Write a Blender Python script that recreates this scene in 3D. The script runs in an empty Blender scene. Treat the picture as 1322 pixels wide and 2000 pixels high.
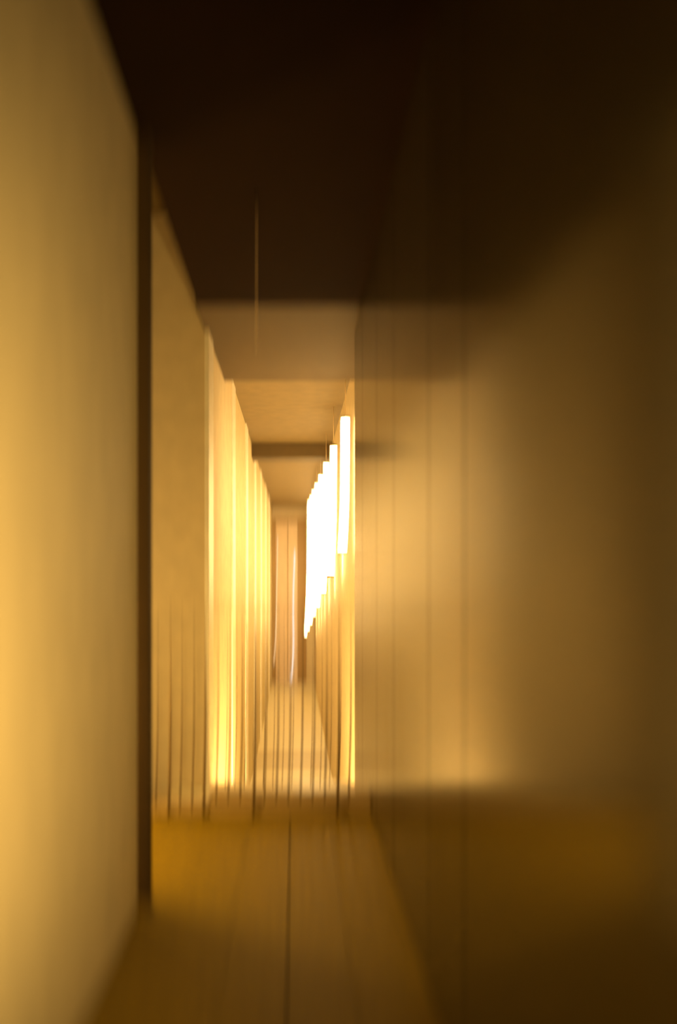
import bpy, bmesh, math, random
from mathutils import Vector

random.seed(4)
S = bpy.context.scene
C = S.collection

# ------------------------------------------------------------------ camera
EYE = 1.65
FPX = 1500.0                      # focal length in pixels of the 1322 x 2000 frame
cam_d = bpy.data.cameras.new('camera')
cam = bpy.data.objects.new('camera', cam_d)
C.objects.link(cam)
cam.location = (0, 0, EYE)
cam.rotation_euler = (math.pi / 2, 0, 0)
cam_d.sensor_fit = 'AUTO'
cam_d.sensor_width = 46
cam_d.lens = FPX / 2000 * 46
cam_d.shift_x = 86 / 2000
cam_d.shift_y = 130 / 2000
cam_d.clip_start = 0.02
cam_d.dof.use_dof = True
cam_d.dof.focus_distance = 11.0
cam_d.dof.aperture_fstop = 0.10
cam_d.dof.aperture_ratio = 9.0
S.camera = cam

# ------------------------------------------------------------------ world, exposure
w = bpy.data.worlds.new('night'); S.world = w
w.use_nodes = True
w.node_tree.nodes['Background'].inputs[0].default_value = (0.010, 0.006, 0.002, 1)
w.node_tree.nodes['Background'].inputs[1].default_value = 0.3
S.view_settings.view_transform = 'Standard'
S.view_settings.look = 'None'
S.view_settings.gamma = 1
S.view_settings.use_curve_mapping = False
S.view_settings.exposure = 0.0
S.cycles.max_bounces = 7
S.cycles.diffuse_bounces = 6
AMBER = (1.0, 0.63, 0.17)
STREAK_W = 27.0                      # strength of the lamp blur streaks
RECESS_W = 66.0                   # wall lamp inside the recess
FILL_W = 170.0                    # unseen fill lamp added under the landing
SIDE_W = 265.0                     # recessed wall spot beside the photographer

# ------------------------------------------------------------------ materials
def mat(name, col, rough=0.6, metal=0.0, var=0.06, scale=6.0, bump=0.05, spec=0.5, stretch=(1, 1, 1), bscale=60.0):
    m = bpy.data.materials.new(name); m.use_nodes = True
    nt = m.node_tree; b = nt.nodes['Principled BSDF']
    b.inputs['Roughness'].default_value = rough
    b.inputs['Metallic'].default_value = metal
    b.inputs['Specular IOR Level'].default_value = spec
    tc = nt.nodes.new('ShaderNodeTexCoord')
    mp = nt.nodes.new('ShaderNodeMapping'); mp.inputs['Scale'].default_value = stretch
    nz = nt.nodes.new('ShaderNodeTexNoise'); nz.inputs['Scale'].default_value = scale; nz.inputs['Detail'].default_value = 4
    rp = nt.nodes.new('ShaderNodeValToRGB')
    rp.color_ramp.elements[0].position = 0.3; rp.color_ramp.elements[1].position = 0.7
    rp.color_ramp.elements[0].color = tuple(c * (1 - var) for c in col) + (1,)
    rp.color_ramp.elements[1].color = tuple(min(1, c * (1 + var)) for c in col) + (1,)
    nt.links.new(tc.outputs['Object'], mp.inputs[0]); nt.links.new(mp.outputs[0], nz.inputs[0])
    nt.links.new(nz.outputs[0], rp.inputs[0]); nt.links.new(rp.outputs[0], b.inputs['Base Color'])
    if bump:
        n2 = nt.nodes.new('ShaderNodeTexNoise'); n2.inputs['Scale'].default_value = bscale
        bp = nt.nodes.new('ShaderNodeBump'); bp.inputs['Strength'].default_value = bump; bp.inputs['Distance'].default_value = 0.01
        nt.links.new(mp.outputs[0], n2.inputs[0]); nt.links.new(n2.outputs[0], bp.inputs['Height']); nt.links.new(bp.outputs[0], b.inputs['Normal'])
    return m

def emit(name, col, strength):
    m = bpy.data.materials.new(name); m.use_nodes = True
    nt = m.node_tree; nt.nodes.clear()
    e = nt.nodes.new('ShaderNodeEmission'); e.inputs[0].default_value = col + (1,); e.inputs[1].default_value = strength
    o = nt.nodes.new('ShaderNodeOutputMaterial'); nt.links.new(e.outputs[0], o.inputs[0])
    return m

M_PLASTER = mat('plaster', (0.72, 0.62, 0.44), 0.75, bump=0.04)
M_HWALL = mat('hall_plaster', (0.64, 0.56, 0.35), 0.75, bump=0.04)
M_STRIP = mat('pale_strip', (0.93, 0.89, 0.80), 0.45, bump=0)
M_PANEL = mat('polished_wall_panel', (0.055, 0.042, 0.022), 0.17, bump=0.0, spec=0.5, bscale=14)
M_PANEL.node_tree.nodes['Principled BSDF'].inputs['IOR'].default_value = 2.9
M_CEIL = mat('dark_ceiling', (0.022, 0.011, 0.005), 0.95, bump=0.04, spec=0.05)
M_SOFFIT = mat('brown_soffit', (0.10, 0.065, 0.023), 0.8, bump=0.04)
M_HCEIL = mat('brown_ceiling', (0.21, 0.15, 0.062), 0.8, bump=0.04)
M_FLOOR = mat('brown_floor', (0.27, 0.176, 0.002), 0.6, var=0.12, spec=0.12, stretch=(6, 0.6, 1), bump=0.02)
M_HFLOOR = mat('pale_floor', (0.92, 0.87, 0.66), 0.4, var=0.05, bump=0.02)
M_HBAND = mat('floor_band', (0.76, 0.68, 0.47), 0.4, var=0.05, bump=0.02)
M_KERB = mat('kerb_concrete', (0.46, 0.33, 0.13), 0.8, bump=0.06)
M_DARK = mat('dark_post_paint', (0.08, 0.05, 0.022), 0.8, bump=0.02, spec=0.1)
M_BAR = mat('dark_railing_metal', (0.20, 0.13, 0.05), 0.5, metal=0.0, bump=0)
M_RAIL = mat('brass_railing', (0.55, 0.42, 0.20), 0.4, metal=0.3, bump=0)
M_DOOR = mat('door_wood', (0.42, 0.28, 0.12), 0.5, stretch=(8, 8, 1), bump=0.02)
M_PANE = mat('door_pane', (0.78, 0.62, 0.46), 0.42, bump=0, spec=0.6)
M_CAP = mat('lamp_cap_metal', (0.55, 0.45, 0.28), 0.35, metal=0.8, bump=0)
M_LINE = mat('pale_cord', (0.85, 0.66, 0.42), 0.5, bump=0)
M_STREAK = emit('tube_glow', (1.0, 0.675, 0.27), STREAK_W)
M_SLIM_A = emit('slim_amber_glow', (1.0, 0.62, 0.28), 1.25)  # glow of the lamp reflections painted on the door
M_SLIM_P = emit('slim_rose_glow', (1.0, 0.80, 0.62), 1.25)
M_LENS = emit('lens_glow', AMBER, 3.0)

# ------------------------------------------------------------------ mesh helpers
def add_box(bm, x0, x1, y0, y1, z0, z1):
    vs = [bm.verts.new(p) for p in ((x0,y0,z0),(x1,y0,z0),(x1,y1,z0),(x0,y1,z0),(x0,y0,z1),(x1,y0,z1),(x1,y1,z1),(x0,y1,z1))]
    for f in ((3,2,1,0),(4,5,6,7),(0,1,5,4),(1,2,6,5),(2,3,7,6),(3,0,4,7)):
        bm.faces.new([vs[i] for i in f])

def add_tube(bm, pts, r, n=12, caps=True):
    """tube along a list of points (radius or list of radii); rings lie square to the path"""
    rings = []
    P = [Vector(p) for p in pts]
    for i, p in enumerate(P):
        d = (P[min(i + 1, len(P) - 1)] - P[max(i - 1, 0)]).normalized()
        a = d.orthogonal().normalized() if abs(d.z) < 0.9 else d.cross(Vector((0, 1, 0))).normalized()
        b = d.cross(a)
        rr = r[i] if isinstance(r, (list, tuple)) else r
        rings.append([bm.verts.new(p + a * rr * math.cos(t) + b * rr * math.sin(t)) for t in (2 * math.pi * k / n for k in range(n))])
    for A, B in zip(rings, rings[1:]):
        for k in range(n):
            bm.faces.new((A[k], A[(k + 1) % n], B[(k + 1) % n], B[k]))
    if caps:
        bm.faces.new(rings[0][::-1]); bm.faces.new(rings[-1])

def obj(name, bm, m, parent=None, bevel=0, smooth=False):
    bmesh.ops.recalc_face_normals(bm, faces=bm.faces)
    me = bpy.data.meshes.new(name); bm.to_mesh(me); bm.free()
    me.materials.append(m)
    o = bpy.data.objects.new(name, me); C.objects.link(o)
    if parent: o.parent = parent
    if bevel:
        b = o.modifiers.new('bevel', 'BEVEL'); b.width = bevel; b.segments = 2; b.limit_method = 'ANGLE'
    if smooth:
        for p in me.polygons: p.use_smooth = len(p.vertices) == 4
    return o

def box(name, x0, x1, y0, y1, z0, z1, m, parent=None, bevel=0):
    bm = bmesh.new(); add_box(bm, x0, x1, y0, y1, z0, z1)
    return obj(name, bm, m, parent, bevel)

def tube(name, pts, r, m, parent=None, n=12):
    bm = bmesh.new(); add_tube(bm, pts, r, n)
    return obj(name, bm, m, parent, smooth=True)

def empty(name, loc=(0, 0, 0)):
    o = bpy.data.objects.new(name, None); C.objects.link(o); o.location = (0, 0, 0); o.empty_display_size = 0.1
    return o

def tag(o, label=None, cat=None, group=None, kind=None):
    if label: o['label'] = label
    if cat: o['category'] = cat
    if group: o['group'] = group
    if kind: o['kind'] = kind
    return o

BEAMS = ((6.2, 8.57, 3.855), (14.0, 14.5, 3.86))
# ------------------------------------------------------------------ sizes of the place (metres)
XL, XR = -0.78, 0.535             # faces of the passage walls
ZC = 3.85                         # passage ceiling
HC = 4.12                         # hall ceiling
HF = -2.0                         # lower hall floor
YEND = 27.0                       # end wall of the hall
Y1 = 3.82                         # far end of the near left wall
YF = 5.40                         # front railing
REC = -1.75                       # back of the recess
HXR = 0.69                        # right wall of the hall

# ------------------------------------------------------------------ floor of the passage
fl = tag(empty('floor'), 'brown plank floor of the passage with one long open joint', kind='structure')
box('subfloor', REC, 0.9, -2.6, 5.58, -0.25, -0.02, M_DARK, fl)
edges = [REC, -1.38, -1.11, -0.84, -0.57, -0.30, -0.03, 0.24, XR + 0.02]
for a, b in zip(edges, edges[1:]):
    g0 = 0.0035 if abs(a + 0.03) < 1e-3 else 0.0012
    g1 = 0.0035 if abs(b + 0.03) < 1e-3 else 0.0012
    box('floor_plank', a + g0, b - g1, -2.6, 5.58, -0.02, 0.0, M_FLOOR, fl)

# landing beyond the front railing, lower hall floor
box_l = box('floor_landing', XL - 0.3, 0.9, 5.58, 7.0, -0.45, -0.2, M_HFLOOR)
tag(box_l, 'pale landing one step down behind the front railing', kind='structure')
hf = tag(empty('floor_hall'), 'pale lower floor of the lamp-lit hall', kind='structure')
ys = [6.0, 8.6, 10.2, 11.8, 13.2, 14.7, 16.3, 18.5, 20.6, 22.8, 25.0, YEND + 0.2]
for k, (a, b) in enumerate(zip(ys, ys[1:])):
    box('floor_slab', -1.2, 1.1, a + 0.004, b - 0.004, HF - 0.15, HF, M_HBAND if abs(a - 14.7) < 1e-3 else M_HFLOOR, hf)
box('slab_bed', -1.2, 1.1, 6.0, YEND + 0.2, HF - 0.3, HF - 0.15, M_KERB, hf)

# ------------------------------------------------------------------ ceilings
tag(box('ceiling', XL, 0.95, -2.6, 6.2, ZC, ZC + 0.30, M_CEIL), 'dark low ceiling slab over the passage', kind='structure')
tag(box('ceiling_recess', REC - 0.2, XL, -2.6, 6.9, 4.9, 5.1, M_HCEIL), 'higher ceiling above the side recess', kind='structure')
hc = tag(empty('ceiling_hall'), 'brown stepped ceiling of the hall', kind='structure')
box('soffit', XL - 0.3, 1.1, 6.95, YEND + 0.2, HC, HC + 0.2, M_HCEIL, hc)
for (y0, y1, zb) in BEAMS:
    box('beam', XL - 0.02, HXR + 0.02, y0, y1, zb, HC, M_SOFFIT, hc, 0.004)

# ------------------------------------------------------------------ left side
tag(box('wall_left', REC - 0.2, XL, -2.6, Y1, 0, 4.9, M_PLASTER, None, 0.008), 'smooth amber plaster wall filling the left edge', kind='structure')
tag(box('wall_recess', REC - 0.2, REC, Y1, 6.9, -0.25, 4.9, M_PLASTER), 'plaster back of the recess behind the dark post', kind='structure')
wl = tag(empty('wall_left_hall'), 'long plaster wall of the hall divided by pale vertical strips', kind='structure')
SP = 0.0022 * FPX * -XL
ypil = [FPX * -XL / (575 - x) for x in (404, 452, 479, 496, 508, 517.5, 524.5)]
for i, y in enumerate(ypil):
    y2 = ypil[i + 1] if i + 1 < len(ypil) else YEND + 0.1
    x0 = REC - 0.2 if i == 0 else XL - 0.35
    box('wall_panel', x0, XL, y + 0.004, y2 - 0.004, HF, 4.9 if i == 0 else HC + 0.1, M_PLASTER if i == 0 else M_HWALL, wl)
    bm = bmesh.new()
    add_box(bm, XL - 0.02, XL + 0.018, y - 0.004, y + 0.40 + 0.05 * i, HF, HC - 0.005 if i else 4.0)
    obj('wall_strip', bm, M_STRIP, wl, 0.004)

# dark post at the corner of the near left wall
p = empty('corner_post')
tag(p, 'dark brown square post at the end of the near left wall', 'post')
box('shaft', XL - 0.02, XL + 0.05, 3.86, 3.94, 0.02, ZC - 0.02, M_DARK, p, 0.006)
box('base_plate', XL - 0.03, XL + 0.06, 3.85, 3.95, 0, 0.02, M_DARK, p, 0.003)
box('head_plate', XL - 0.03, XL + 0.06, 3.85, 3.95, ZC - 0.02, ZC, M_DARK, p, 0.003)

# ------------------------------------------------------------------ right side: polished panels
wr = tag(empty('wall_right'), 'polished brown wall panels with narrow vertical joints', kind='structure')
box('backing_wall', XR + 0.02, 0.95, -2.6, 6.83, -0.45, ZC, M_DARK, wr)
yj = [-2.6, 2.42, 3.06, 4.14, 5.0, 6.05, 6.85]
for a, b in zip(yj, yj[1:]):
    box('wall_panel', XR, XR + 0.03, a + 0.006, b - 0.006, -0.45, ZC, M_PANEL, wr)
tag(box('wall_landing', XL, HXR, 6.80, 6.98, HF, -0.45, M_PLASTER), 'plaster wall under the landing edge', kind='structure')
tag(box('wall_right_hall', HXR, HXR + 0.3, 6.85, YEND + 0.2, HF, HC + 0.1, M_PLASTER), 'plaster wall behind the row of glowing tubes', kind='structure')
tag(box('wall_back', REC - 0.2, 0.95, -2.8, -2.6, -0.25, 5.1, M_PLASTER), 'plaster wall behind the photographer', kind='structure')

# ------------------------------------------------------------------ end wall and door
tag(box('wall_end', -1.2, 1.1, YEND, YEND + 0.2, HF, HC + 0.1, M_PLASTER), 'plaster end wall of the hall', kind='structure')
def X_at(px, y): return (px - 575) / FPX * y
def Z_at(py, y): return EYE - (py - 1130) / FPX * y
yd = YEND - 0.06
d = tag(empty('door_1'), 'tall brown framed door with pale rose pane at the far end', kind='structure')
dx0, dx1, dzt = X_at(531, yd), X_at(598, yd), Z_at(1011, yd)
gx0, gx1, gzt = X_at(538.5, yd), X_at(581, yd), Z_at(1020, yd)
box('jamb', dx0, gx0, yd, YEND, HF, dzt, M_DOOR, d, 0.01)
box('jamb', gx1, dx1, yd, YEND, HF, dzt, M_DOOR, d, 0.01)
box('head', gx0, gx1, yd, YEND, gzt, dzt, M_DOOR, d, 0.01)
mx = X_at(562, yd)
box('pane', gx0, mx - 0.012, yd + 0.03, YEND - 0.01, HF, gzt, M_PANE, d)
box('pane', mx + 0.012, gx1, yd + 0.03, YEND - 0.01, HF, gzt, M_PANE, d)
box('meeting_stile', mx - 0.012, mx + 0.012, yd + 0.015, YEND - 0.01, HF, gzt, M_DOOR, d)

def curve_pts(y, pix, off=0.0):
    return [(X_at(a, y), y, Z_at(b, y)) for a, b in pix]
def slim(pix, r, m, label):  # lamp reflections in the door glass, built as thin glowing tubes
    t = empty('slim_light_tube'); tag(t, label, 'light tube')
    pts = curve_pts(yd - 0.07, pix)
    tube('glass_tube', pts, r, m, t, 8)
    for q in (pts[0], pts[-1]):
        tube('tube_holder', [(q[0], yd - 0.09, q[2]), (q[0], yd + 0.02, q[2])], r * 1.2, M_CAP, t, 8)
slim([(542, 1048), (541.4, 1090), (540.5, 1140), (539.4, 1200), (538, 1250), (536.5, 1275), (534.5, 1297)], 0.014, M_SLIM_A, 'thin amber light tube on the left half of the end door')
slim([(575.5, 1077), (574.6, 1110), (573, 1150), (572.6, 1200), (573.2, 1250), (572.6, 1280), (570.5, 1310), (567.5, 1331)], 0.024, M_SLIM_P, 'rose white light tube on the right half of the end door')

# ------------------------------------------------------------------ hanging lamps, their blur streaks built as glowing tubes
LX = [0.58 - 0.13 * i / 7 for i in range(8)]
LY = [a * x / 0.45 for a, x in zip([6.8, 8.85, 10.9, 13.2, 15.6, 18.1, 20.9, 24.3], LX)]
TOP = [819, 870, 905, 931, 949, 963, 975, 985]
BOT = [1077, 1126, 1158, 1183, 1199, 1214, 1225, 1236]
ORD = ['nearest and widest glowing tube lamp at the front of the hanging row',
       'second glowing tube lamp of the hanging row from the front',
       'third glowing tube lamp of the hanging row from the front',
       'fourth glowing tube lamp of the hanging row from the front',
       'fifth glowing tube lamp of the hanging row from the front',
       'sixth glowing tube lamp of the hanging row from the front',
       'second last glowing tube lamp of the hanging row',
       'farthest glowing tube lamp hanging lowest beside the end door']
for x, y, t0, b0, lab in zip(LX, LY, TOP, BOT, ORD):
    L = empty('hanging_tube_lamp'); tag(L, lab, 'lamp', 'glowing tube lamps hanging in a row')  # small lamp whose motion streak is built into the tube's shape
    R = 0.041 * x / 0.45
    zt, zb = Z_at(t0, y), Z_at(b0, y)
    pts = []
    for k in range(13):
        u = k / 12
        bend = -0.0028 * y * max(0, (u - 0.45) / 0.55) ** 2 - 0.0012 * y * u
        pts.append((x + bend, y, zt + (zb - zt) * u))
    tube('glass_tube', pts, R, M_STREAK, L, 16)
    tube('top_cap', [(x, y, zt - 0.004), (x, y, zt + 0.02)], R * 1.04, M_CAP, L, 16)  # caps and rod are fittings added to the streak
    q = pts[-1]
    tube('end_cap', [(q[0], y, q[2] + 0.004), (q[0], y, q[2] - 0.02)], R * 1.04, M_CAP, L, 16)
    ztop = HC
    for (y0, y1, zbm) in BEAMS:
        if y0 - 0.01 <= y <= y1 + 0.01: ztop = zbm
    if zt + 0.025 < ztop:
        tube('suspension_rod', [(x, y, zt + 0.02), (x, y, ztop)], 0.003, M_LINE, L, 8)

# ------------------------------------------------------------------ front railing and kerbs
tag(box('kerb', X_at(408, YF), XR, YF - 0.03, YF + 0.16, 0, 0.135, M_KERB, None, 0.008), 'broad brown kerb under the front railing', 'kerb')
tag(box('kerb', -1.09, X_at(408, YF) - 0.003, YF - 0.03, YF + 0.16, 0, 0.06, M_KERB, None, 0.008), 'lower narrow kerb behind the dark corner post', 'kerb')
WIG = [(0, 0), (0.25, 0.2), (0.5, 0.0), (0.68, -0.8), (0.85, -2.6), (1.0, -4.6)]   # slight lean of the rods, in pixels at the railing
def rod_pts(px, y, z0, z1, amp=1.0):
    out = []
    for u, wv in WIG:
        out.append((X_at(px, y) + wv * amp / FPX * y, y, z1 + (z0 - z1) * u))
    return out
rl = empty('front_railing'); tag(rl, 'front railing of thin dark rods across the passage', 'railing')
posts = (333, 401, 498.5, 662)
zt = Z_at(1178, YF)
bars = [308.5 + 23.55 * i for i in range(17)]
YB = YF - 0.055                   # the railing stands just in front of the kerb
for px in bars:
    if min(abs(px - q) for q in posts) < 8: continue
    zb = 0.115 if px > 410 else 0.050
    tube('rod', rod_pts(px, YB, zb, zt), [0.0006, 0.0020, 0.0040, 0.0052, 0.0056, 0.0056], M_BAR, rl, 6)
for px in posts:
    tube('post', rod_pts(px, YB, 0.0, zt, 0.8), [0.001, 0.0036, 0.0075, 0.009, 0.0098, 0.010], M_BAR, rl, 8)
box('top_rail', X_at(300, YB), XR, YB - 0.006, YB + 0.006, zt, zt + 0.004, M_RAIL, rl, 0.001)
box('bottom_rail', X_at(398, YB), XR, YB - 0.006, YB + 0.006, 0.107, 0.115, M_RAIL, rl, 0.002)
box('bottom_rail', X_at(300, YB), X_at(398, YB), YB - 0.006, YB + 0.006, 0.042, 0.050, M_RAIL, rl, 0.002)
# ------------------------------------------------------------------ rear railing on the landing
YR = 6.86
rr = empty('rear_railing'); tag(rr, 'finer rear railing on the landing behind the front one', 'railing')
zt2 = Z_at(1190, YR)
k = 0
px = 444.0
while px < 690:
    if True:
        tube('rod', rod_pts(px, YR, -0.2, zt2, 0.9), [0.0005, 0.0010, 0.0018, 0.0026, 0.0030, 0.0032], M_BAR, rr, 6)
    px += 18.5
box('top_rail', XL + 0.06, XR - 0.005, YR - 0.008, YR + 0.008, zt2, zt2 + 0.004, M_RAIL, rr, 0.002)

# ------------------------------------------------------------------ light trail built as a thin cord
pc = empty('pull_cord'); tag(pc, 'thin pale cord hanging from the dark ceiling', 'cord')
yc = 4.47
tube('cord', [(X_at(a, yc), yc, Z_at(b, yc)) for a, b in ((501, 388), (501.3, 450), (501, 520), (501, 590), (500.5, 640), (499.5, 664))], 0.0022, M_LINE, pc, 6)
tube('ceiling_rose', [(X_at(501, yc), yc, ZC), (X_at(501, yc), yc, ZC - 0.012)], [0.012, 0.006], M_CEIL, pc, 10)  # mount added at the top of the light trail

# ------------------------------------------------------------------ lamp in the recess, lamp beside the photographer
def lamp_light(name, kind, loc, energy, col, parent, **kw):
    ld = bpy.data.lights.new(name, kind); ld.energy = energy; ld.color = col
    for a, b in kw.items(): setattr(ld, a, b)
    o = bpy.data.objects.new(name, ld); C.objects.link(o); o.location = loc; o.parent = parent
    return o
rw = empty('recess_wall_lamp'); tag(rw, 'wall lamp mounted on the back wall of the side recess', 'lamp')
box('back_plate', REC, REC + 0.02, 4.5, 4.62, 0.95, 1.45, M_CAP, rw, 0.004)
tube('diffuser', [(REC + 0.07, 4.56, 0.97), (REC + 0.07, 4.56, 1.43)], 0.04, M_LENS, rw, 16)
lamp_light('lamp_bulb', 'POINT', (REC + 0.20, 4.56, 1.2), RECESS_W, AMBER, rw, shadow_soft_size=0.08)

sw = empty('recessed_wall_spot'); tag(sw, 'recessed wall spot in the right wall beside the photographer', 'lamp')
tube('bezel', [(XR, 0.62, 1.25), (XR - 0.012, 0.62, 1.25)], 0.09, M_CAP, sw, 24)
tube('lens', [(XR - 0.012, 0.62, 1.25), (XR - 0.016, 0.62, 1.25)], 0.07, M_LENS, sw, 24)
s = lamp_light('spot_bulb', 'SPOT', (XR - 0.05, 0.62, 1.25), SIDE_W, AMBER, sw, spot_size=math.radians(95), spot_blend=1.0, shadow_soft_size=0.03)
s.rotation_euler = (Vector((-1.28, 1.75, 0.36))).to_track_quat('-Z', 'Y').to_euler()

# unseen fill lamp added under the landing edge to brighten the lower hall
bl = empty('bulkhead_lamp'); tag(bl, 'long bulkhead lamp on the wall under the landing edge', 'lamp')
box('housing', -0.5, 0.3, 6.98, 7.03, -1.65, -1.35, M_CAP, bl, 0.01)
box('diffuser', -0.47, 0.27, 7.03, 7.045, -1.62, -1.38, M_LENS, bl, 0.004)
s = lamp_light('bulkhead_light', 'AREA', (-0.1, 7.06, -1.5), FILL_W, (1.0, 0.70, 0.27), bl, shape='RECTANGLE', size=0.7, size_y=0.22, spread=math.radians(170))
s.rotation_euler = (Vector((0, 1.0, 0.05))).to_track_quat('-Z', 'Z').to_euler()
